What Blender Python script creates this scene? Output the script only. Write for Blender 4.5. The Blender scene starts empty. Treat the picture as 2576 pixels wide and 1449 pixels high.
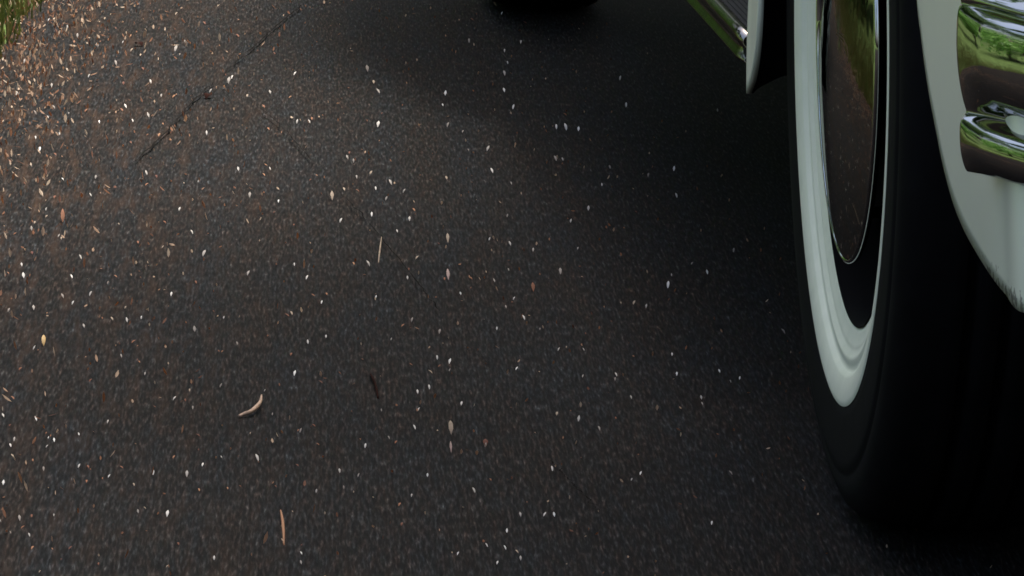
import bpy, bmesh, math, random
from mathutils import Vector, Matrix, noise as mnoise

random.seed(11)
S = bpy.context.scene
COL = S.collection

# ------------------------------------------------------------------ camera
# metres; X to the right, Y away from the viewer, Z up, ground at z = 0
CAM = Vector((0.0, 0.0, 0.79))
FWD = Vector((1129.0, 15236.0, -2479.5)).normalized()
RIGHT = FWD.cross(Vector((0, 0, 1))).normalized()
UP = RIGHT.cross(FWD).normalized()
FPX = 15477.0                      # focal length counted in 2576ths of the frame width


def ray(px, py):
    return FWD * FPX + RIGHT * (px - 1288.0) + UP * (724.5 - py)


def on_ground(px, py, z=0.0):
    d = ray(px, py)
    t = (z - CAM.z) / d.z
    return CAM + d * t


def on_x(px, py, X):
    d = ray(px, py)
    return CAM + d * (X / d.x)


cam = bpy.data.cameras.new("camera")
camo = bpy.data.objects.new("camera", cam)
COL.objects.link(camo)
cam.sensor_width = 36.0
cam.lens = FPX / 2576.0 * 36.0
cam.clip_start = 0.05
cam.clip_end = 600
camo.location = CAM
camo.rotation_euler = FWD.to_track_quat('-Z', 'Y').to_euler()
S.camera = camo


# ------------------------------------------------------------------ materials
def new_mat(name):
    m = bpy.data.materials.new(name)
    m.use_nodes = True
    nt = m.node_tree
    return m, nt, nt.nodes["Principled BSDF"]


def N(nt, kind, **kw):
    n = nt.nodes.new(kind)
    for k, v in kw.items():
        setattr(n, k, v)
    return n


def coords(nt, scale=(1, 1, 1), loc=(0, 0, 0), rot=(0, 0, 0)):
    tc = N(nt, "ShaderNodeTexCoord")
    mp = N(nt, "ShaderNodeMapping")
    mp.inputs["Scale"].default_value = scale
    mp.inputs["Location"].default_value = loc
    mp.inputs["Rotation"].default_value = rot
    nt.links.new(tc.outputs["Object"], mp.inputs["Vector"])
    return mp.outputs["Vector"]


SWEEP = 0.043                       # the drive is brushed a couple of degrees off its length


def swept(nt, scale, loc=(0, 0, 0)):
    v = coords(nt, (1, 1, 1), (0, 0, 0), (0, 0, SWEEP))
    mp = N(nt, "ShaderNodeMapping")
    mp.inputs["Scale"].default_value = scale
    mp.inputs["Location"].default_value = loc
    nt.links.new(v, mp.inputs["Vector"])
    return mp.outputs["Vector"]


def noise(nt, vec, scale=1.0, detail=2.0, rough=0.5):
    n = N(nt, "ShaderNodeTexNoise")
    n.inputs["Scale"].default_value = scale
    n.inputs["Detail"].default_value = detail
    n.inputs["Roughness"].default_value = rough
    nt.links.new(vec, n.inputs["Vector"])
    return n.outputs["Fac"]


def ramp(nt, fac, stops):
    r = N(nt, "ShaderNodeValToRGB")
    els = r.color_ramp.elements
    while len(els) < len(stops):
        els.new(0.5)
    for e, (p, c) in zip(els, stops):
        e.position = p
        e.color = (c, c, c, 1) if not isinstance(c, tuple) else (*c, 1)
    nt.links.new(fac, r.inputs["Fac"])
    return r.outputs["Color"]


def mix(nt, fac, a, b, blend='MIX'):
    m = N(nt, "ShaderNodeMix", data_type='RGBA', blend_type=blend)
    for sock, v in ((m.inputs[0], fac), (m.inputs[6], a), (m.inputs[7], b)):
        if isinstance(v, (int, float)):
            sock.default_value = v
        elif isinstance(v, tuple):
            sock.default_value = (*v, 1)
        else:
            nt.links.new(v, sock)
    return m.outputs[2]


def bump(nt, b, height, strength, dist):
    bn = N(nt, "ShaderNodeBump")
    bn.inputs["Strength"].default_value = strength
    bn.inputs["Distance"].default_value = dist
    nt.links.new(height, bn.inputs["Height"])
    nt.links.new(bn.outputs["Normal"], b.inputs["Normal"])


def mat_asphalt():
    m, nt, b = new_mat("asphalt")
    # aggregate brushed lengthwise along the drive
    g1 = noise(nt, swept(nt, (520, 44, 1)), 1.0, 2.0, 0.6)
    g2 = noise(nt, swept(nt, (230, 20, 1), (3, 7, 0)), 1.0, 2.0, 0.6)
    grain = ramp(nt, g1, [(0.31, 0.0013), (0.49, 0.0046), (0.62, 0.0130), (0.78, 0.042), (0.88, 0.075)])
    grain2 = ramp(nt, g2, [(0.30, 0.55), (0.5, 1.0), (0.72, 1.55)])
    col = mix(nt, 1.0, grain, grain2, 'MULTIPLY')
    # tint drifting between slate and reddish brown
    t = noise(nt, swept(nt, (26, 2.6, 1)), 1.0, 3.0, 0.6)
    tint = ramp(nt, t, [(0.34, (0.93, 1.0, 1.08)), (0.50, (1.05, 0.98, 0.93)), (0.66, (1.20, 0.97, 0.82))])
    col = mix(nt, 1.0, col, tint, 'MULTIPLY')
    t2 = noise(nt, swept(nt, (260, 22, 1), (9, 1, 0)), 1.0, 1.0, 0.5)
    tint2 = ramp(nt, t2, [(0.33, (0.88, 1.0, 1.05)), (0.5, (1.0, 1.0, 1.0)), (0.67, (1.15, 0.96, 0.88))])
    col = mix(nt, 1.0, col, tint2, 'MULTIPLY')
    # crumbled leaf dust lying along the verge side of the drive
    tc = N(nt, "ShaderNodeTexCoord")
    sx = N(nt, "ShaderNodeSeparateXYZ")
    nt.links.new(tc.outputs["Object"], sx.inputs[0])
    mr = N(nt, "ShaderNodeMapRange")
    mr.inputs["From Min"].default_value = 0.26
    mr.inputs["From Max"].default_value = -0.06
    nt.links.new(sx.outputs["X"], mr.inputs["Value"])
    dust = ramp(nt, noise(nt, swept(nt, (90, 7, 1), (5, 5, 0)), 1.0, 3.0, 0.6), [(0.48, 0.0), (0.72, 0.55)])
    my = N(nt, "ShaderNodeMapRange")
    my.inputs["From Min"].default_value = 4.2
    my.inputs["From Max"].default_value = 6.0
    my.inputs["To Min"].default_value = 0.35
    nt.links.new(sx.outputs["Y"], my.inputs["Value"])
    df = mix(nt, 1.0, dust, mr.outputs[0], 'MULTIPLY')
    df = mix(nt, 1.0, df, my.outputs[0], 'MULTIPLY')
    col = mix(nt, df, col, (0.045, 0.024, 0.013))
    nt.links.new(col, b.inputs["Base Color"])
    b.inputs["Roughness"].default_value = 0.9
    b.inputs["Specular IOR Level"].default_value = 0.06
    bump(nt, b, g1, 0.5, 0.0008)
    return m


def mat_flat(name, c, rough=0.6, var=0.15, scale=60.0, spec=0.4, metal=0.0):
    m, nt, b = new_mat(name)
    f = noise(nt, coords(nt), scale, 3.0, 0.6)
    lo = tuple(v * (1 - var) for v in c)
    hi = tuple(min(1, v * (1 + var)) for v in c)
    nt.links.new(ramp(nt, f, [(0.3, lo), (0.7, hi)]), b.inputs["Base Color"])
    b.inputs["Roughness"].default_value = rough
    b.inputs["Specular IOR Level"].default_value = spec
    b.inputs["Metallic"].default_value = metal
    return m


def mat_paint():
    m, nt, b = new_mat("pale_green_paint")
    f = noise(nt, coords(nt), 9.0, 3.0, 0.5)
    col = ramp(nt, f, [(0.3, (0.74, 0.79, 0.62)), (0.7, (0.77, 0.82, 0.65))])
    # road dirt and stone chips along the bottom edge
    tc = N(nt, "ShaderNodeTexCoord")
    sx = N(nt, "ShaderNodeSeparateXYZ")
    nt.links.new(tc.outputs["Object"], sx.inputs[0])
    mr = N(nt, "ShaderNodeMapRange")
    mr.inputs["From Min"].default_value = 0.292
    mr.inputs["From Max"].default_value = 0.274
    nt.links.new(sx.outputs["Z"], mr.inputs["Value"])
    my = N(nt, "ShaderNodeMapRange")
    my.inputs["From Min"].default_value = 3.33 - 5.3
    my.inputs["From Max"].default_value = 3.22 - 5.3
    nt.links.new(sx.outputs["Y"], my.inputs["Value"])
    ch = noise(nt, coords(nt, (200, 200, 200)), 1.0, 2.0, 0.5)
    ad = N(nt, "ShaderNodeMath", operation='MULTIPLY_ADD')
    ad.inputs[1].default_value = 0.42
    nt.links.new(mr.outputs[0], ad.inputs[0])
    nt.links.new(ch, ad.inputs[2])
    chips = ramp(nt, ad.outputs[0], [(0.86, 0.0), (0.93, 0.6)])
    chips = mix(nt, 1.0, chips, my.outputs[0], 'MULTIPLY')
    col = mix(nt, chips, col, (0.035, 0.03, 0.025))
    nt.links.new(col, b.inputs["Base Color"])
    b.inputs["Roughness"].default_value = 0.22
    b.inputs["Specular IOR Level"].default_value = 0.4
    return m


def mat_chrome(name, rough=0.04, c=(0.86, 0.88, 0.90), tint=1.0):
    m, nt, b = new_mat(name)
    f = noise(nt, coords(nt), 70.0, 3.0, 0.6)
    nt.links.new(ramp(nt, f, [(0.3, rough * 0.6), (0.7, rough * 1.5)]), b.inputs["Roughness"])
    b.inputs["Base Color"].default_value = (*c, 1)
    b.inputs["Specular Tint"].default_value = (tint, tint, tint, 1)
    b.inputs["Metallic"].default_value = 1.0
    f2 = noise(nt, coords(nt), 16.0, 2.0, 0.5)
    bump(nt, b, f2, 0.05, 0.002)
    return m


def mat_leaf(name, c1, c2, c3, rough=0.6, trans=0.0):
    """colour changes from leaf to leaf (each leaf is its own mesh island)"""
    m, nt, b = new_mat(name)
    g = N(nt, "ShaderNodeNewGeometry")
    col = ramp(nt, g.outputs["Random Per Island"], [(0.0, c1), (0.5, c2), (1.0, c3)])
    nt.links.new(col, b.inputs["Base Color"])
    b.inputs["Roughness"].default_value = rough
    b.inputs["Specular IOR Level"].default_value = 0.3
    if trans:
        t = N(nt, "ShaderNodeBsdfTranslucent")
        nt.links.new(col, t.inputs["Color"])
        ms = N(nt, "ShaderNodeMixShader")
        ms.inputs[0].default_value = trans
        nt.links.new(b.outputs[0], ms.inputs[1])
        nt.links.new(t.outputs[0], ms.inputs[2])
        nt.links.new(ms.outputs[0], nt.nodes["Material Output"].inputs["Surface"])
    return m


def mat_husk(name, c1, c2, c3):
    """colour changes from flake to flake"""
    m, nt, b = new_mat(name)
    oi = N(nt, "ShaderNodeObjectInfo")
    nt.links.new(ramp(nt, oi.outputs["Random"], [(0.0, c1), (0.55, c2), (1.0, c3)]), b.inputs["Base Color"])
    b.inputs["Roughness"].default_value = 0.75
    b.inputs["Specular IOR Level"].default_value = 0.2
    return m


def mat_whitewall():
    m, nt, b = new_mat("whitewall_rubber")
    f = noise(nt, coords(nt), 45.0, 4.0, 0.6)
    nt.links.new(ramp(nt, f, [(0.3, (0.64, 0.69, 0.55)), (0.7, (0.72, 0.76, 0.62))]), b.inputs["Base Color"])
    b.inputs["Roughness"].default_value = 0.45
    return m


M = dict(
    asphalt=mat_asphalt(),
    paint=mat_paint(),
    chrome=mat_chrome("chrome", 0.04, (0.46, 0.47, 0.48), 0.6),
    trim=mat_chrome("dark_chrome", 0.16, (0.30, 0.28, 0.26), 0.30),  # darker, rougher chrome for the running board edge
    hub=mat_chrome("hubcap_chrome", 0.03, (0.42, 0.43, 0.42), 0.38),
    rubber=mat_flat("tyre_rubber", (0.005, 0.005, 0.0055), 0.8, 0.25, 30, 0.06),
    mat=mat_flat("ribbed_rubber", (0.005, 0.0055, 0.007), 0.7, 0.2, 40, 0.06),
    white=mat_whitewall(),
    rim=mat_flat("black_enamel", (0.0015, 0.0015, 0.0017), 0.7, 0.2, 30, 0.02),
    under=mat_flat("underseal", (0.006, 0.006, 0.006), 0.9, 0.3, 30, 0.1),
    crack=mat_flat("crack_dirt", (0.008, 0.0075, 0.007), 0.95, 0.3, 90, 0.0),
    soil=mat_flat("verge_turf", (0.050, 0.078, 0.022), 0.95, 0.45, 14, 0.1),
    pale=mat_husk("pale_husk", (0.13, 0.11, 0.095), (0.32, 0.30, 0.27), (0.56, 0.54, 0.50)),
    petal=mat_leaf("dry_petal", (0.45, 0.43, 0.40), (0.60, 0.58, 0.55), (0.50, 0.44, 0.38), 0.7),
    tan=mat_flat("tan_husk", (0.17, 0.13, 0.09), 0.7, 0.35, 160),
    brown=mat_husk("brown_leaf", (0.06, 0.020, 0.012), (0.12, 0.050, 0.024), (0.20, 0.105, 0.055)),
    dark=mat_flat("dark_leaf", (0.010, 0.004, 0.003), 0.95, 0.4, 120, 0.03),
    yellow=mat_flat("yellow_leaf", (0.27, 0.17, 0.05), 0.6, 0.35, 120),
    pink=mat_flat("pink_petal", (0.17, 0.115, 0.10), 0.7, 0.35, 220),
    twig=mat_flat("twig_bark", (0.24, 0.165, 0.115), 0.75, 0.4, 200),
    litter=mat_leaf("leaf_litter", (0.07, 0.025, 0.011), (0.14, 0.058, 0.023), (0.36, 0.28, 0.20), 0.75, 0.35),
    grass=mat_leaf("grass", (0.03, 0.045, 0.009), (0.06, 0.072, 0.015), (0.13, 0.095, 0.035), 0.5, 0.3),
    leafA=mat_leaf("shrub_leaf", (0.08, 0.20, 0.03), (0.13, 0.30, 0.05), (0.20, 0.36, 0.09), 0.45, 0.35),
    leafB=mat_leaf("tree_leaf", (0.03, 0.075, 0.015), (0.055, 0.12, 0.025), (0.09, 0.16, 0.04), 0.5, 0.3),
    bark=mat_flat("bark", (0.09, 0.07, 0.055), 0.9, 0.4, 18),
)


# ------------------------------------------------------------------ helpers
def link(name, verts, faces, mat, parent=None, smooth=True, mats=None):
    me = bpy.data.meshes.new(name)
    me.from_pydata([tuple(v) for v in verts], [], faces)
    me.update()
    if smooth:
        me.polygons.foreach_set("use_smooth", [True] * len(me.polygons))
    if mat:
        me.materials.append(mat)
    for x in mats or []:
        me.materials.append(x)
    o = bpy.data.objects.new(name, me)
    COL.objects.link(o)
    if parent:
        o.parent = parent
    return o


def tag(o, label=None, cat=None, group=None, kind=None):
    if label:
        o["label"] = label
    if cat:
        o["category"] = cat
    if group:
        o["group"] = group
    if kind:
        o["kind"] = kind
    return o


def empty(name, loc=(0, 0, 0)):
    o = bpy.data.objects.new(name, None)
    o.empty_display_size = 0.1
    o.location = loc
    COL.objects.link(o)
    return o


def lathe(profile, n=128, centre=(0, 0, 0), closed=False):
    """spin (x, r) pairs round the X axis"""
    V, F = [], []
    k = len(profile)
    for i in range(n):
        a = 2 * math.pi * i / n
        for x, r in profile:
            V.append((centre[0] + x, centre[1] + r * math.cos(a), centre[2] + r * math.sin(a)))
    for i in range(n):
        j = (i + 1) % n
        for p in range(k if closed else k - 1):
            q = (p + 1) % k
            F.append((i * k + p, j * k + p, j * k + q, i * k + q))
    return V, F


def grid(rows):
    V, F = [], []
    k = len(rows[0])
    for r in rows:
        V += r
    for i in range(len(rows) - 1):
        for j in range(k - 1):
            a = i * k + j
            F.append((a, a + 1, a + k + 1, a + k))
    return V, F


def catmull(pts, n):
    """resample a polyline smoothly into n points"""
    P = [Vector(p) for p in pts]
    P = [P[0] * 2 - P[1]] + P + [P[-1] * 2 - P[-2]]
    segs = len(P) - 3
    out = []
    for i in range(n):
        u = i / (n - 1) * segs
        s = min(int(u), segs - 1)
        t = u - s
        a, b, c, d = P[s:s + 4]
        out.append(0.5 * ((2 * b) + (c - a) * t + (2 * a - 5 * b + 4 * c - d) * t * t
                          + (3 * b - a - 3 * c + d) * t ** 3))
    return out


def tube(pts, radii, sides=8):
    V, F = [], []
    pts = [Vector(p) for p in pts]
    for i, p in enumerate(pts):
        d = (pts[min(i + 1, len(pts) - 1)] - pts[max(i - 1, 0)]).normalized()
        u = d.cross(Vector((0.13, 0.31, 0.94))).normalized()
        w = d.cross(u)
        for k in range(sides):
            a = 2 * math.pi * k / sides
            V.append(p + (u * math.cos(a) + w * math.sin(a)) * radii[i])
    for i in range(len(pts) - 1):
        for k in range(sides):
            k2 = (k + 1) % sides
            F.append((i * sides + k, i * sides + k2, (i + 1) * sides + k2, (i + 1) * sides + k))
    V.append(pts[0]); V.append(pts[-1])
    a, b = len(V) - 2, len(V) - 1
    e = (len(pts) - 1) * sides
    for k in range(sides):
        k2 = (k + 1) % sides
        F.append((a, k2, k))
        F.append((b, e + k, e + k2))
    return V, F


def solidify(o, t, mat_off=0, offset=1.0):
    md = o.modifiers.new("thickness", 'SOLIDIFY')
    md.thickness = t
    md.offset = offset
    md.material_offset = mat_off
    md.material_offset_rim = 0
    return md


# ------------------------------------------------------------------ ground, drive, verge
ground = link("ground", [(-200, -200, -0.03), (200, -200, -0.03), (200, 200, -0.03), (-200, 200, -0.03)],
              [(0, 1, 2, 3)], M["soil"], smooth=False)
tag(ground, kind="structure")

EDGE = [(-40, -12), (-3, -10.0), (1.0, -8.0), (2.4, -5.6), (3.2, -4.0), (3.8, -2.5), (4.3, -1.25), (4.7, -0.5), (5, -0.235), (5.4, -0.165),
        (6.2, -0.085), (6.9, -0.025), (7.3, 0.07), (7.8, 0.20), (8.3, 0.38), (8.8, 0.8), (9.4, 2.2), (10, 5.0), (10.4, 6.9)]


def edge_x(y):
    for (a, xa), (b, xb) in zip(EDGE, EDGE[1:]):
        if a <= y <= b:
            return xa + (xb - xa) * (y - a) / (b - a)
    return EDGE[-1][1] if y > 0 else EDGE[0][1]


ys = [-40, -20, -8, -3, 0, 1, 1.5, 2, 2.4, 2.7] + [3 + i * 0.05 for i in range(0, 121)] + [9.4, 9.8, 10, 10.2, 10.4]
V, F = [], []
for i, y in enumerate(ys):
    x = edge_x(y) + (0.012 * mnoise.noise(Vector((y * 3.1, 0, 0))) if 3 < y < 9 else 0)
    V += [(x, y, -0.034), (x, y, 0.0), (7.0, y, 0.0), (7.0, y, -0.034)]
for i in range(len(ys) - 1):
    a = i * 4
    for k in range(3):
        F.append((a + k, a + k + 1, a + k + 5, a + k + 4))
drive = link("driveway", V, F, M["asphalt"], smooth=False)
tag(drive, kind="structure")


def crack(pts, w, seed):
    """a thin irregular fissure, a ribbon 1.5 mm above the tarmac with a raised lip of dirt"""
    rnd = random.Random(seed)
    path = []
    base = [on_ground(x, y) for x, y in pts]
    n = 60
    P = catmull(base, n)
    V, F = [], []
    for i, p in enumerate(P):
        d = (P[min(i + 1, n - 1)] - P[max(i - 1, 0)]).normalized()
        s = Vector((-d.y, d.x, 0))
        off = 0.0035 * mnoise.noise(Vector((i * 0.35, seed, 0)))
        hw = w * max(0.05, 0.65 + 1.1 * mnoise.noise(Vector((i * 0.23, seed + 9, 0)))) * min(1, i / 5, (n - 1 - i) / 5)
        c = p + s * off + Vector((0, 0, 0.004))
        V += [c - s * hw, c + s * hw]
    for i in range(n - 1):
        F.append((i * 2, i * 2 + 1, i * 2 + 3, i * 2 + 2))
    return V, F


for pts, w, sd in [([(775, 10), (700, 70), (640, 125), (560, 195)], 0.0012, 1),
                   ([(545, 210), (480, 270), (430, 330), (330, 425)], 0.0013, 2),
                   ([(640, 270), (705, 325), (790, 420)], 0.0006, 3),
                   ([(850, 490), (900, 540), (985, 640), (1060, 735), (1110, 800)], 0.0005, 4),
                   ([(1380, 1165), (1440, 1230), (1510, 1300)], 0.0005, 5)]:
    V, F = crack(pts, w, sd)
    tag(link("pavement_crack", V, F, M["crack"], smooth=False), kind="structure")

# ------------------------------------------------------------------ car
CX = 1.26                               # middle of the car
car = empty("vintage_car", (CX, 5.3, 0))
tag(car, "pale green vintage car with chrome bumper, running board and whitewall tyres parked on the asphalt", "car")


def on_car(name, V, F, mat, parent=None, smooth=True, mats=None):
    """geometry given in world metres becomes a part of the car"""
    o = link(name, V, F, mat, None, smooth, mats)
    p = parent or car
    o.parent = p
    o.matrix_parent_inverse = Matrix.Identity(4)
    return o


def rel(V, c):
    return [(v[0] - c[0], v[1] - c[1], v[2] - c[2]) for v in V]


CC = (CX, 5.3, 0)

# --- body hull
rows = []
#        Y     z_low  z_top  half width
hull = [(2.99, 0.42, 0.56, 0.16), (3.05, 0.33, 0.68, 0.34), (3.2, 0.28, 0.78, 0.46), (3.5, 0.25, 0.88, 0.54),
        (3.9, 0.22, 0.94, 0.58), (4.25, 0.215, 0.97, 0.61), (4.45, 0.215, 1.04, 0.63), (4.75, 0.215, 1.33, 0.64),
        (5.1, 0.215, 1.46, 0.645), (5.6, 0.215, 1.48, 0.645), (6.1, 0.22, 1.40, 0.63), (6.6, 0.25, 1.18, 0.60),
        (7.1, 0.30, 0.93, 0.52), (7.4, 0.36, 0.74, 0.40), (7.5, 0.42, 0.60, 0.2)]
K = 28
for (y, zl, zt, hw) in hull:
    r = []
    for k in range(K + 1):
        a = 2 * math.pi * k / K - math.pi / 2
        cx, cz = math.cos(a), math.sin(a)
        e = 0.45
        sx = math.copysign(abs(cx) ** e, cx)
        sz = math.copysign(abs(cz) ** e, cz)
        zm, hz = (zl + zt) / 2, (zt - zl) / 2
        w = hw * (1 - 0.24 * max(0, (zm + hz * sz - 0.85)) / 0.6)
        r.append((CX + w * sx, y, zm + hz * sz))
    rows.append(r)
V, F = grid(rows)
n0 = len(V)
F.append(tuple(range(K, -1, -1)))
F.append(tuple(n0 - K - 1 + k for k in range(K + 1)))
body = on_car("body", rel(V, CC), F, M["paint"], mats=[M["under"]])
for p in body.data.polygons:
    if p.normal.z < -0.55 or p.normal.z > 2:
        p.material_index = 1
for p in body.data.polygons:
    if p.center.z < 0.30 and abs(p.normal.x) < 0.8:
        p.material_index = 1

# --- front fender: lower edge traced round the wheel arch, then a swept shell up to the bonnet
XF = 0.490
front_px = [(2576, 787), (2528, 739), (2490, 690), (2441, 610), (2414, 555), (2393, 497), (2372, 417), (2355, 333),
            (2339, 250), (2326, 167), (2316, 87), (2306, 0)]
edge = [Vector((0.72, 2.985, 0.30)), Vector((0.63, 2.995, 0.285)), Vector((0.56, 3.02, 0.278)), Vector((0.518, 3.065, 0.2755))]
for i, (px, py) in enumerate(front_px):
    edge.append(on_x(px, py, XF + (0.004 if i == 0 else 0.0015 if i == 1 else 0)))
edge += [Vector(p) for p in [(0.489, 3.515, 0.46), (0.487, 3.575, 0.545), (0.485, 3.67, 0.62), (0.484, 3.79, 0.665),
                             (0.483, 3.91, 0.675), (0.482, 4.02, 0.65), (0.4815, 4.105, 0.59), (0.4812, 4.155, 0.51),
                             (0.4811, 4.182, 0.43), (0.4811, 4.190, 0.355), (0.4811, 4.196, 0.30), (0.4811, 4.211, 0.268),
                             (0.4811, 4.236, 0.246), (0.4811, 4.264, 0.2325), (0.490, 4.276, 0.236), (0.512, 4.288, 0.243),
                             (0.55, 4.30, 0.248)]]
NE = 220
E = catmull(edge, NE)


def fender_rows(E, y0, y1, ztop, xin, nv=40):
    rows = []
    n = len(E)
    for i, e in enumerate(E):
        u = i / (n - 1)
        yt = y0 + (y1 - y0) * u
        zt = ztop * (0.60 + 0.40 * math.sin(math.pi * min(1, max(0, 0.10 + 0.82 * u)))) - 0.02
        if u > 0.78:
            k = (u - 0.78) / 0.22
            zt = zt * (1 - k * k) + 0.30 * k * k
        if u < 0.16:
            k = 1 - u / 0.16
            zt = zt - 0.12 * k * k
        zt = max(zt, e.z + 0.03)
        xt = xin
        dz = zt - e.z
        tail = max(0.0, (u - 0.80) / 0.20)
        tuck = 0.010 * min(1.0, max(0.0, (3.42 - e.y) / 0.16)) if u < 0.4 else 0.0
        c1 = Vector((e.x - 0.004 * (1 - tail) - tuck, e.y + (yt - e.y) * 0.02, e.z + 0.62 * dz))
        c2 = Vector((e.x + 0.03, e.y + (yt - e.y) * 0.75, zt))
        t = Vector((max(xt, e.x + 0.05), yt, zt))
        r = []
        for j in range(nv + 1):
            v = (j / nv) ** 1.25
            p = e * (1 - v) ** 3 + c1 * 3 * v * (1 - v) ** 2 + c2 * 3 * v * v * (1 - v) + t * v ** 3
            r.append(p)
        rows.append(r)
    return rows


FR = fender_rows(E, 3.02, 4.40, 0.84, 0.74)
V, F = grid(FR)
ff = on_car("front_fender", rel(V, CC), F, M["paint"], mats=[M["under"]])
solidify(ff, 0.004, 1, -1.0)
# mirrored partner on the far side
Vm = [(2 * CX - v[0], v[1], v[2]) for v in V]
ff2 = on_car("front_fender", rel(Vm, CC), [tuple(reversed(f)) for f in F], M["paint"], mats=[M["under"]])
solidify(ff2, 0.004, 1, -1.0)

# --- rear fender
re_ = [(0.55, 5.93, 0.25), (0.51, 5.945, 0.245), (0.488, 5.96, 0.24), (0.484, 6.05, 0.26), (0.482, 6.2, 0.36), (0.48, 6.33, 0.50),
       (0.479, 6.5, 0.60), (0.479, 6.72, 0.645), (0.479, 6.92, 0.62), (0.481, 7.08, 0.53), (0.484, 7.18, 0.42),
       (0.49, 7.26, 0.32), (0.50, 7.36, 0.30), (0.54, 7.47, 0.31), (0.66, 7.52, 0.33)]
FRr = fender_rows(catmull([Vector(p) for p in re_], 90), 5.88, 7.45, 0.84, 0.76, 24)
V, F = grid(FRr)
for q in (1, -1):
    W = V if q == 1 else [(2 * CX - v[0], v[1], v[2]) for v in V]
    o = on_car("rear_fender", rel(W, CC), F if q == 1 else [tuple(reversed(f)) for f in F], M["paint"], mats=[M["under"]])
    solidify(o, 0.004, 1, -1.0)

# --- running boards with rubber mat and chrome edge
XB = 0.4835
for q in (1, -1):
    fx = (lambda x: x) if q == 1 else (lambda x: 2 * CX - x)
    prof = [(XB + 0.004, 0.2485), (XB + 0.004, 0.2640), (XB + 0.012, 0.2660), (0.66, 0.2660), (0.66, 0.2465), (XB + 0.012, 0.2465)]
    rows = []
    for y in [4.330 + i * (5.955 - 4.330) / 20 for i in range(21)]:
        rows.append([(fx(x), y, z) for x, z in prof + [prof[0]]])
    V, F = grid(rows)
    k = len(prof) + 1
    F.append(tuple(range(k - 1)))
    F.append(tuple(len(V) - k + i for i in range(k - 1)))
    rb = on_car("running_board", rel(V, CC), F, M["under"], smooth=False)
    # ribbed mat: ridges running lengthwise
    rib = []
    x = XB + 0.0085
    while x < 0.655:
        rib += [(x, 0.2667), (x + 0.0005, 0.2674), (x + 0.0025, 0.2674), (x + 0.0030, 0.2667)]
        x += 0.0042
    rows = []
    for y in [4.336 + i * (5.95 - 4.336) / 12 for i in range(13)]:
        rows.append([(fx(a), y, z) for a, z in rib])
    V, F = grid(rows)
    rm = on_car("rubber_mat", rel(V, CC), F, M["mat"], parent=rb, smooth=False)
    # chrome moulding: rounded strip with a thin lower lip
    sec = []
    for i in range(13):
        a = math.radians(-60 + i * 150 / 12)
        sec.append((XB + 0.0052 - 0.0052 * math.cos(a - math.radians(15)), 0.2630 + 0.0056 * math.sin(a)))
    sec = [(XB + 0.0040, 0.2462), (XB + 0.0014, 0.2468), (XB + 0.0010, 0.2484), (XB + 0.0024, 0.2500), (XB + 0.0034, 0.2540)] + sec
    sec += [(XB + 0.0078, 0.2672)]
    rows = []
    for i in range(61):
        y = 4.3300 + i * (5.95 - 4.3300) / 60
        d = max(0.0, 1 - (y - 4.3300) / 0.010)
        rows.append([(fx(a + 0.003 * d * d), y, z - 0.004 * d * d * (z - 0.246) / 0.022) for a, z in sec])
    V, F = grid(rows)
    tr = on_car("chrome_trim", rel(V, CC), F, M["trim"], parent=rb)
    solidify(tr, 0.001)


# --- wheels
WR = 0.3195
WZ = 0.3175


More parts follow.
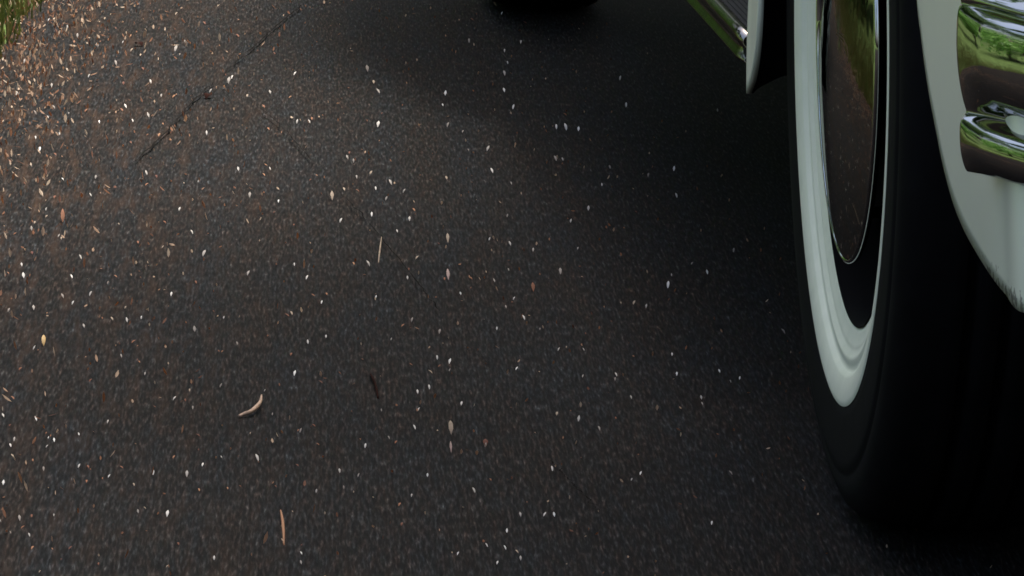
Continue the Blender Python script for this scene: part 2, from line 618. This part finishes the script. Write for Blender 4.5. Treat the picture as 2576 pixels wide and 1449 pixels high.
def make_wheel(cx, cy, side=1):
    """side 1: outer face looks towards -X"""
    s = side
    c = (cx - CC[0], cy - CC[1], WZ)

    def spin(prof, n=160):
        V, F = lathe([(s * x, r) for x, r in prof], n)
        if s < 0:
            F = [tuple(reversed(f)) for f in F]
        return V, F
    # disc of the steel wheel (the part that carries the rest)
    disc = [(0.0085, 0.1885), (0.0095, 0.1868), (0.024, 0.184), (0.032, 0.176), (0.040, 0.170), (0.046, 0.158), (0.046, 0.145), (0.040, 0.132),
            (0.034, 0.120), (0.030, 0.08), (0.030, 0.0005)]
    V, F = spin(disc)
    w = on_car("wheel", V, F, M["rim"])
    w.location = c
    # tyre
    ty = [(0.040, 0.186), (0.030, 0.196), (0.018, 0.210), (0.008, 0.224), (0.0012, 0.2365), (-0.0016, 0.2395), (-0.0020, 0.246), (-0.0027, 0.260), (-0.0028, 0.274),
          (-0.0024, 0.2800), (-0.0014, 0.2815), (-0.0014, 0.2845), (-0.0018, 0.2880), (0.0000, 0.296), (0.0040, 0.3045), (0.0105, 0.3105), (0.020, 0.3140),
          (0.030, 0.3155), (0.038, 0.3175), (0.0395, 0.311), (0.0445, 0.311), (0.046, 0.3182), (0.060, 0.319), (0.0615, 0.312),
          (0.0665, 0.312), (0.068, WR), (0.084, WR), (0.0855, 0.312), (0.0905, 0.312), (0.092, 0.319), (0.106, 0.3182),
          (0.1075, 0.311), (0.1125, 0.311), (0.114, 0.3175), (0.124, 0.313), (0.136, 0.298), (0.145, 0.275), (0.148, 0.25),
          (0.143, 0.22), (0.128, 0.195)]
    V, F = spin(ty, 180)
    V = [(v[0], v[1], max(v[2], -WZ + 0.0006 * 0)) for v in V]
    t = on_car("tyre", V, F, M["rubber"], parent=w)
    # white sidewall, 1 mm proud, falling away into the dished rim in rings
    ww = [(-0.0012, 0.2388), (-0.0024, 0.2372), (-0.0022, 0.2345), (-0.0012, 0.2300), (0.0004, 0.2260), (0.0024, 0.2225),
          (0.0036, 0.2210), (0.0050, 0.2190), (0.0100, 0.2170), (0.0122, 0.2150), (0.0118, 0.2120), (0.0105, 0.2095),
          (0.0112, 0.2070), (0.0165, 0.2045), (0.0168, 0.2015), (0.0180, 0.1990), (0.0205, 0.1960), (0.0215, 0.1925),
          (0.0235, 0.1895), (0.027, 0.1870)]
    ww = [(-0.0024 + (x + 0.0024) * 0.45, r) for x, r in ww]
    V, F = spin(ww, 200)
    on_car("whitewall", V, F, M["white"], parent=w)
    # hubcap: shallow polished dish, upper half shaped to mirror the greenery, with a rolled bead round it
    R = 0.1450
    def lean(z):
        # the upper half leans back, added to turn its reflection up to the greenery
        x, q = 0.0, -0.065
        while q < z:
            t = min(1.0, (q + 0.065) / 0.085)
            x += 0.075 * t * t * (3 - 2 * t) * 0.002
            q += 0.002
        return x
    rows = []
    nr, na = 40, 160
    for i in range(na + 1):
        a = 2 * math.pi * i / na
        r_ = []
        for j in range(nr + 1):
            r = R * j / nr
            y, z = r * math.cos(a), r * math.sin(a)
            x = 0.0020 - 0.0058 * (1 - (r / R) ** 2) + lean(z)
            r_.append((s * x, y, z))
        rows.append(r_)
    V, F = grid(rows)
    if s < 0:
        F = [tuple(reversed(f)) for f in F]
    h = on_car("hubcap", V, F, M["hub"], parent=w)
    V, F = [], []
    na, nb = 180, 10
    bead = [(0.0075, 0.1440), (0.0062, 0.1468), (0.0045, 0.1474), (0.0022, 0.1470), (0.0012, 0.1458), (0.0016, 0.1447),
            (0.0030, 0.1442), (0.006, 0.1440)]
    V, F = spin(bead, na)
    on_car("hubcap_rim", V, F, M["chrome"], parent=h)
    # valve stem poking out between rim and hubcap
    va = math.radians(-52)
    d = Vector((0, math.cos(va), math.sin(va)))
    P = [d * 0.1655 + Vector((s * 0.044, 0, 0)), d * 0.166 + Vector((s * 0.02, 0, 0)), d * 0.1665 + Vector((s * 0.008, 0, 0))]
    V, F = tube(P, [0.0045, 0.0042, 0.0035], 10)
    on_car("valve_stem", V, F, M["rubber"], parent=w)
    return w


XW = 0.5015
fw = make_wheel(XW, 3.9)
rw = make_wheel(XW - 0.030, 6.82)
make_wheel(2 * CX - XW, 3.9, -1)
make_wheel(2 * CX - XW, 6.80, -1)

# --- front bumper: grooved chrome blade curling round the corners
half = [(0.4700, 3.176), (0.4738, 3.155), (0.4800, 3.125), (0.4890, 3.090), (0.5030, 3.050), (0.530, 3.000), (0.580, 2.950),
        (0.66, 2.905), (0.78, 2.872), (0.95, 2.852), (CX, 2.84)]
P = catmull([Vector((a, b, 0)) for a, b in half], 90)
Pm = [Vector((2 * CX - p.x, p.y, 0)) for p in reversed(P[:-1])]
P = P + Pm
sec = [(-0.075, 0.463), (-0.060, 0.4565), (-0.042, 0.4485), (-0.026, 0.4405), (-0.011, 0.4325), (-0.0020, 0.4265), (-0.0030, 0.4232), (-0.0045, 0.4215),
       (-0.0010, 0.4198), (0.0026, 0.4170), (0.0042, 0.4125), (0.0050, 0.4065), (0.0052, 0.4000), (0.0046, 0.3930), (0.0028, 0.3855), (-0.0008, 0.3780),
       (-0.0060, 0.3710), (-0.0105, 0.3670), (-0.0125, 0.3645), (-0.0080, 0.3624), (-0.0020, 0.3606), (0.0018, 0.3580),
       (0.0032, 0.3540), (0.0032, 0.3490), (0.0012, 0.3428), (-0.0038, 0.3372), (-0.0100, 0.3338), (-0.0180, 0.3330)]
sec = [(v.x, v.y) for v in catmull([Vector((a, b, 0)) for a, b in sec], 90)]
rows = []
n = len(P)
acc = 0
L = [0]
for a, b in zip(P, P[1:]):
    L.append(L[-1] + (b - a).length)
for i, p in enumerate(P):
    d = (P[min(i + 1, n - 1)] - P[max(i - 1, 0)]).normalized()
    nrm = Vector((d.y, -d.x, 0))
    e = min(L[i], L[-1] - L[i])
    k = min(1.0, 0.25 + e / 0.06)
    r = []
    for off, z in sec:
        # rounded tip: lower corner stops short
        r.append(Vector((p.x, p.y, 0)) + nrm * off * k * -1 * -1 + Vector((0, 0, z)) + d * (1 if i < n / 2 else -1) * max(0, 0.02 - e) * max(0, (0.40 - z)) * 6)
    rows.append(r)
V, F = grid(rows)
bp = on_car("front_bumper", rel(V, CC), [tuple(reversed(f)) for f in F], M["chrome"])
solidify(bp, 0.003)
# bumper irons
for sx in (-0.42, 0.42):
    V, F = tube([(CX + sx, 2.87, 0.40), (CX + sx, 3.3, 0.38)], [0.018, 0.018], 10)
    on_car("bumper_bracket", rel(V, CC), F, M["under"])


# ------------------------------------------------------------------ debris on the tarmac
def chip_mesh(name, w, l, curl, mat, seed, nz=5, tilt=50, twist=0.0):
    """a small curled flake: pointed oval, lying with one end lifted"""
    rnd = random.Random(seed)
    V, F = [], []
    rows = []
    for i in range(nz + 1):
        t = i / nz
        hw = w * 0.5 * (math.sin(math.pi * (0.06 + 0.88 * t)) ** (1.0 + 0.6 * rnd.random())) * (0.85 + 0.3 * rnd.random())
        a = math.radians(tilt) * (1 - curl * t)
        y = l * t * math.cos(a)
        z = l * t * math.sin(a)
        tw = twist * t
        rows.append([Vector((-hw * math.cos(tw), y - hw * math.sin(tw), z + 0.25 * hw)), Vector((0.06 * w * rnd.uniform(-1, 1), y, z)),
                     Vector((hw * math.cos(tw), y + hw * math.sin(tw), z + 0.25 * hw))])
    zmin = min(v.z for r in rows for v in r)
    for r in rows:
        for v in r:
            v.z -= zmin - 0.0004
    V, F = grid(rows)
    me = bpy.data.meshes.new(name)
    me.from_pydata([tuple(v) for v in V], [], F)
    me.polygons.foreach_set("use_smooth", [True] * len(me.polygons))
    me.materials.append(mat)
    return me


def px_m(p):
    return p.y / 15236.0               # metres covered by one 2576th of the frame at that depth


petals = [chip_mesh("petal_flake", 1.0, 3.2, 0.35, M["pale"], s, tilt=58 + 6 * (s % 3)) for s in range(4)]
petals += [chip_mesh("petal_flake", 1.0, 2.5, 0.2, M["pale"], s + 20, tilt=64) for s in range(2)]
rust = [chip_mesh("leaf_scrap", 1.0, 2.8, 0.5, M["brown"], s + 40, tilt=42) for s in range(3)]
tans = [chip_mesh("leaf_scrap", 1.0, 2.6, 0.4, M["tan"], s + 60, tilt=50) for s in range(2)]


def drop(name, mesh, px, py, w, rot, label, cat, group=None):
    p = on_ground(px, py)
    o = bpy.data.objects.new(name, mesh)
    COL.objects.link(o)
    o.location = (p.x, p.y, 0.0)
    s = w * px_m(p)
    o.scale = (s, s, s)
    o.rotation_euler = (0, 0, rot)
    return tag(o, label, cat, group)


white_px = [(293, 155), (470, 105), (375, 285), (335, 297), (222, 185), (405, 235), (575, 200), (498, 450), (628, 487),
            (450, 520), (510, 635), (622, 683), (270, 705), (182, 690), (205, 642), (80, 570), (115, 520), (225, 735),
            (160, 740), (430, 735), (490, 825), (320, 800), (355, 793), (212, 815), (485, 1020), (270, 1055), (685, 1035),
            (110, 1175), (385, 1185), (470, 1190), (50, 1300), (75, 1340), (420, 1290), (795, 1230), (855, 1180),
            (650, 1150), (760, 1385), (1035, 1240), (1195, 1230), (1045, 1070), (1105, 830), (1035, 800), (945, 740),
            (930, 660), (1230, 595), (1285, 608), (1000, 575), (935, 535), (855, 550), (985, 455), (970, 495), (1240, 425),
            (1225, 370), (1125, 310), (950, 310), (875, 390), (955, 225), (1120, 230), (1180, 98), (1310, 100), (1270, 180),
            (1290, 265), (1400, 315), (1455, 320), (1425, 318), (1400, 395), (1535, 415), (1630, 435), (1695, 420),
            (1435, 550), (1410, 680), (1680, 715), (1625, 765), (1780, 680), (1845, 625), (1245, 700), (1320, 795),
            (1250, 820), (1100, 895), (1130, 905), (1160, 1010), (960, 1025), (1310, 1290), (1395, 1290), (1390, 1175),
            (1455, 1050), (1465, 940), (1765, 995), (1860, 945), (1975, 830), (1610, 1185), (1790, 1310), (1250, 1410),
            (820, 840), (775, 855), (740, 935), (35, 1100), (10, 1040), (8, 1210), (150, 330), (90, 340), (240, 440),
            (100, 370), (60, 690), (20, 775), (85, 770), (55, 660), (900, 1190), (865, 1220), (1220, 1115), (1480, 520),
            (1310, 1400), (1275, 1330), (925, 170), (780, 300), (1575, 260), (195, 85), (130, 210), (170, 60), (60, 150),
            (45, 235), (250, 300), (318, 262), (440, 120), (380, 200), (520, 330), (600, 420), (370, 430), (700, 500)]
rw_ = random.Random(5)
for i, (x, y) in enumerate(white_px):
    w = rw_.choice([3.4, 4.0, 4.6, 5, 5.5, 6, 7])
    drop("petal_flake", rw_.choice(petals), x, y + 10, w, rw_.uniform(-0.6, 0.6),
         "tiny pale dry petal flake scattered on the dark asphalt", "petal", "pale petal flakes on the asphalt")
# smaller ones between them
for i in range(110):
    x, y = rw_.uniform(0, 1900), rw_.uniform(0, 1445)
    if x - 1475 > (y - 300) * 0.75 and rw_.random() < 0.6:
        continue
    drop("petal_flake", rw_.choice(petals), x, y, rw_.uniform(2.8, 5.0), rw_.uniform(-0.8, 0.8),
         "tiny pale dry petal flake scattered on the dark asphalt", "petal", "pale petal flakes on the asphalt")
for i in range(170):
    y = rw_.uniform(0, 1445)
    x = abs(rw_.gauss(0, 1)) * (420 if y < 700 else 700) if rw_.random() < 0.6 else rw_.uniform(0, 1700)
    if x > 1750:
        continue
    drop("leaf_scrap", rw_.choice(rust + rust + tans), x, y, rw_.uniform(2.5, 6), rw_.uniform(-0.9, 0.9),
         "small brown scrap of dead leaf lying on the asphalt", "leaf scrap", "brown leaf scraps on the asphalt")


def solo(name, px, py, wpx, lpx, mat, label, cat, rot=0.0, tilt=50, curl=0.3, seed=0, twist=0.0):
    p = on_ground(px, py)
    k = px_m(p)
    me = chip_mesh(name, wpx * k, lpx * k, curl, M[mat], 100 + seed, 9, tilt, twist)
    o = bpy.data.objects.new(name, me)
    COL.objects.link(o)
    o.location = (p.x, p.y, 0)
    o.rotation_euler = (0, 0, rot)
    return tag(o, label, cat)


def twig(name, pts, radii, mat, label, cat, sides=8):
    """pts: (px, py on the ground, height in mm)"""
    P = []
    for px, py, hz in pts:
        q = on_ground(px, py)
        P.append(Vector((q.x, q.y, 0.001 * hz + radii[0])))
    c = Vector((P[0].x, P[0].y, 0))
    n = 22
    Q = catmull([p - c for p in P], n)
    rr = []
    for i in range(n):
        u = i / (n - 1) * (len(radii) - 1)
        a = min(int(u), len(radii) - 2)
        rr.append((radii[a] + (radii[a + 1] - radii[a]) * (u - a)) * (1 + 0.12 * mnoise.noise(Vector((i * 0.7, px_m(c + Vector((0, 1, 0))), 3)))))
    V, F = tube(Q, rr, sides)
    o = link(name, V, F, M[mat])
    o.location = c
    return tag(o, label, cat)


twig("curved_twig", [(601, 1052, 0.3), (615, 1050, 1.4), (630, 1048, 2.4), (645, 1040, 3.6), (655, 1030, 4.6), (658, 1015, 5.0)],
     [0.0011, 0.0015, 0.0016, 0.0016, 0.0012, 0.0006], "twig", "curved tan twig lying hooked on the open asphalt", "twig")
twig("thin_twig", [(932, 945, 1), (940, 965, 2), (947, 985, 1.2), (951, 1003, 0)], [0.0006, 0.0011, 0.0011, 0.0006], "dark",
     "short dark reddish twig lying right of the curved tan twig", "twig")
twig("straw_stalk", [(960, 598, 0.5), (957, 622, 1.5), (954, 645, 1), (952, 662, 0)], [0.0003, 0.0006, 0.0006, 0.0003], "tan",
     "thin upright straw stalk beside the long faint crack", "stalk")
twig("brown_catkin", [(706, 1285, 0), (710, 1310, 1), (713, 1340, 1), (714, 1372, 0)], [0.0004, 0.0009, 0.0010, 0.0004], "brown",
     "long narrow brown catkin lying low in the foreground", "catkin")
solo("yellow_leaf", 110, 872, 11, 36, "yellow", "small yellow leaf alone near the left verge", "leaf", tilt=60, seed=1)
solo("pink_petal", 1128, 705, 8, 40, "pink", "large pinkish petal standing on the middle of the asphalt", "petal", tilt=50, seed=2)
solo("seed_husk", 1135, 1095, 12, 44, "tan", "star shaped straw coloured seed husk on the asphalt", "seed husk", tilt=65, seed=3)
solo("seed_husk", 1135, 1140, 6, 36, "pink", "thin pinkish husk below the star shaped straw one", "seed husk", tilt=60, seed=4)
solo("dark_leaf", 358, 118, 20, 34, "dark", "crumpled dark red leaf near the top crack on the verge side", "leaf", tilt=50, curl=0.9, seed=5, rot=0.5)
solo("dark_leaf", 518, 250, 22, 38, "dark", "crumpled dark brown leaf lying beside the crack", "leaf", tilt=48, curl=0.8, seed=6, rot=-0.4)
solo("orange_leaf", 158, 560, 10, 46, "brown", "orange brown leaf standing among litter near the left edge", "leaf", tilt=55, seed=7)
solo("orange_leaf", 1222, 1125, 12, 26, "brown", "rusty orange leaf crumb right of the straw seed husk", "leaf", tilt=55, seed=8)
solo("tan_leaf", 836, 505, 8, 32, "tan", "tan leaf piece above the long faint crack", "leaf", tilt=58, seed=9)
solo("tan_leaf", 1127, 612, 8, 32, "tan", "tan leaf piece just behind the large pinkish petal", "leaf", tilt=58, seed=10)
solo("rust_leaf", 1342, 735, 9, 34, "brown", "dull rust red leaf in the dim asphalt towards the car", "leaf", tilt=50, seed=11)

# leaf litter along the verge and the scatter too small to count
rl = random.Random(3)
V, F = [], []


def leaf_quad(c, size, asp, V, F, rnd, up=1.0):
    d = Vector((rnd.gauss(0, 0.3), rnd.gauss(0, 0.8), rnd.gauss(0, 1) * up)).normalized()
    s = d.cross(Vector((rnd.gauss(0, 0.3), rnd.gauss(0, 0.3) - 0.4, 1))).normalized()
    nn = d.cross(s)
    a = len(V)
    l, w = size, size * asp
    pts = [c - d * l, c - d * l * 0.2 + s * w + nn * w * 0.3, c + d * l * 0.45 + s * w * 0.8 + nn * w * 0.2, c + d * l,
           c + d * l * 0.45 - s * w * 0.8 + nn * w * 0.2, c - d * l * 0.2 - s * w + nn * w * 0.3]
    zm = min(p.z for p in pts)
    if zm < 0.0006:
        pts = [p + Vector((0, 0, 0.0006 - zm)) for p in pts]
    V += pts
    F.append((a, a + 1, a + 2, a + 3))
    F.append((a, a + 3, a + 4, a + 5))


def drift_x(y):
    # the line along which blown leaves have settled
    return max(edge_x(y), -0.175 + (y - 5.0) * 0.09)


for i in range(8000):
    y = rl.uniform(3.2, 8.6)
    x = drift_x(y) + rl.gauss(0.01, 0.05) if rl.random() < 0.80 else drift_x(y) + abs(rl.gauss(0, 0.15))
    z = 0.001 if x > edge_x(y) else -0.012
    leaf_quad(Vector((x, y, z + rl.random() * 0.003)), rl.uniform(0.0016, 0.0048), rl.uniform(0.15, 0.34), V, F, rl)
for i in range(900):
    y = rl.uniform(3.5, 7.2)
    x = rl.uniform(-0.1, 0.6)
    leaf_quad(Vector((x, y, 0.001)), rl.uniform(0.001, 0.0022), rl.uniform(0.25, 0.5), V, F, rl)
tag(link("leaf_litter", V, F, M["litter"], smooth=False), "brown and tan leaf litter strewn along the verge side of the asphalt", "leaf litter", kind="stuff")

# grass on the verge
V, F = [], []
for i in range(16000):
    y = rl.uniform(3.0, 11.0)
    x = edge_x(y) + 0.012 - abs(rl.gauss(0, 0.30))
    h = rl.uniform(0.008, 0.030) * (0.4 + min(1, (edge_x(y) - x) * 6 + 0.3))
    a = rl.uniform(0, math.pi)
    w = rl.uniform(0.0008, 0.002)
    lean = Vector((rl.gauss(0, 0.35), rl.gauss(0, 0.35), 1)) * h
    dx = Vector((math.cos(a), math.sin(a), 0)) * w
    c = Vector((x, y, -0.03))
    top = Vector((0, 0, 0.03))
    k = len(V)
    V += [c - dx, c + dx, c + top + lean * 0.55 + dx * 0.8, c + top + lean * 0.55 - dx * 0.8, c + top + lean]
    F += [(k, k + 1, k + 2, k + 3), (k + 3, k + 2, k + 4)]
tag(link("grass_verge", V, F, M["grass"], smooth=False), "green grass on the verge at the edge of the asphalt", "grass", kind="stuff")


# ------------------------------------------------------------------ planting round the drive (seen in the chrome, one tree added for shade)
def leaf_cloud(blobs, n, size, seed):
    rnd = random.Random(seed)
    V, F = [], []
    tot = sum(b[3] ** 2 for b in blobs)
    for (cx, cy, cz, r) in blobs:
        for i in range(int(n * r * r / tot)):
            d = Vector((rnd.gauss(0, 1), rnd.gauss(0, 1), rnd.gauss(0, 1))).normalized() * r * rnd.random() ** 0.38
            c = Vector((cx, cy, cz)) + Vector((d.x, d.y, d.z * 0.8))
            if c.z < 0.02:
                continue
            u = Vector((rnd.gauss(0, 1), rnd.gauss(0, 1), rnd.gauss(0, 0.7))).normalized()
            w = u.cross(Vector((rnd.gauss(0, 1), rnd.gauss(0, 1), rnd.gauss(0, 1)))).normalized()
            s = size * rnd.uniform(0.6, 1.3)
            k = len(V)
            V += [c - u * s, c + w * s * 0.45, c + u * s, c - w * s * 0.45]
            F.append((k, k + 1, k + 2, k + 3))
    return V, F


def plant(name, x, y, h, spread, n, leaf, mat, seed, label, cat, group, trunk_h=0.0, nb=9, blobs=None):
    rnd = random.Random(seed)
    root = empty(name, (x, y, -0.03))
    tag(root, label, cat, group)
    given = blobs is not None
    blobs = blobs or []
    for i in range(0 if given else nb):
        a = rnd.uniform(0, 2 * math.pi)
        rr = spread * rnd.uniform(0.1, 0.75)
        zz = trunk_h + (h - trunk_h) * rnd.uniform(0.15, 0.85)
        blobs.append((rr * math.cos(a), rr * math.sin(a), zz, spread * rnd.uniform(0.28, 0.55)))
    V, F = leaf_cloud(blobs, n, leaf, seed)
    link("crown", V, F, M[mat], root, smooth=False)
    V, F = [], []
    r0 = 0.02 * h + 0.01
    top = trunk_h + (h - trunk_h) * 0.6
    V, F = tube([(0, 0, 0), (0.02 * h, 0.01 * h, top * 0.5), (0.0, 0.03 * h, top)], [r0 * 1.25, r0, r0 * 0.45], 9)
    for b in blobs[:6]:
        v, f = tube([(0.01 * h, 0.01 * h, top * 0.55), (b[0] * 0.5, b[1] * 0.5, (top * 0.55 + b[2]) * 0.52), b[:3]],
                    [r0 * 0.5, r0 * 0.35, r0 * 0.12], 6)
        k = len(V)
        V += v
        F += [tuple(q + k for q in g) for g in f]
    link("trunk", V, F, M["bark"], root)
    return root


sh = [(-0.05, 8.5, 0.9, 0.35), (-0.12, 7.75, 0.45, 0.2), (0.12, 8.25, 0.6, 0.22), (0.42, 8.75, 0.7, 0.25), (-0.6, 8.2, 0.9, 0.5), (0.35, 9.3, 1.2, 0.5), (-0.35, 9.3, 1.3, 0.6), (-1.3, 7.2, 1.0, 0.6), (0.9, 10.0, 1.3, 0.6),
      (1.9, 10.6, 1.4, 0.7), (-2.0, 5.8, 1.1, 0.7), (-2.6, 4.4, 1.1, 0.7), (0.0, 11.0, 1.8, 0.8), (-1.4, 9.8, 1.6, 0.8), (-5.2, 3.4, 1.2, 0.8)]
for i, (x, y, h, s) in enumerate(sh):
    plant("shrub", x, y, h, s, 2600, 0.035, "leafA", 200 + i, "bright green leafy shrub growing on the verge beyond the asphalt", "shrub",
          "shrubs along the verge", 0.0)
tr_ = [(-5.0, 8.5, 6.5, 2.3), (-4.0, 13, 7, 2.6), (-7.0, 5.6, 4.5, 2.2), (-0.5, 18, 8, 3.0), (-12, 1.0, 5, 2.4), (-9.0, -8, 6, 2.6),
       (2.5, -13, 7, 3.0), (8.5, 17, 8, 3.0), (-13, 16, 8, 3.0), (10.5, -6, 8, 3.0), (3.2, 4.2, 6.5, 2.5)]  # last tree is an unseen addition that shades the near ground
for i, (x, y, h, s) in enumerate(tr_):
    plant("garden_tree", x, y, h, s, 5200, 0.15, "leafB", 300 + i, "dark green garden tree out of view around the drive, one of them added for shade", "tree",
          "trees around the drive", 1.3, 12)

# ------------------------------------------------------------------ light
SUN_EL, SUN_AZ = math.radians(69.5), math.radians(60)      # azimuth from +Y towards +X
wd = bpy.data.worlds.new("World")
S.world = wd
wd.use_nodes = True
nt = wd.node_tree
bg = nt.nodes["Background"]
sky = nt.nodes.new("ShaderNodeTexSky")
sky.sky_type = 'NISHITA'
sky.sun_disc = False
sky.sun_elevation = SUN_EL
sky.sun_rotation = SUN_AZ
sky.air_density = 1.0
sky.dust_density = 9.0
sky.ozone_density = 1.0
nt.links.new(sky.outputs[0], bg.inputs[0])
bg.inputs[1].default_value = 0.15
sl = bpy.data.lights.new("sun", 'SUN')
sl.energy = 3.2
sl.angle = math.radians(13)
sl.color = (1.0, 0.95, 0.88)
so = bpy.data.objects.new("sun", sl)
COL.objects.link(so)
dirv = Vector((math.sin(SUN_AZ) * math.cos(SUN_EL), math.cos(SUN_AZ) * math.cos(SUN_EL), math.sin(SUN_EL)))
so.rotation_euler = (-dirv).to_track_quat('-Z', 'Y').to_euler()
so.location = dirv * 30

S.view_settings.view_transform = 'Standard'
S.view_settings.look = 'None'
S.view_settings.exposure = 1.5
S.view_settings.gamma = 1.0
S.cycles.pixel_filter_type = 'BLACKMAN_HARRIS'
S.cycles.filter_width = 1.7
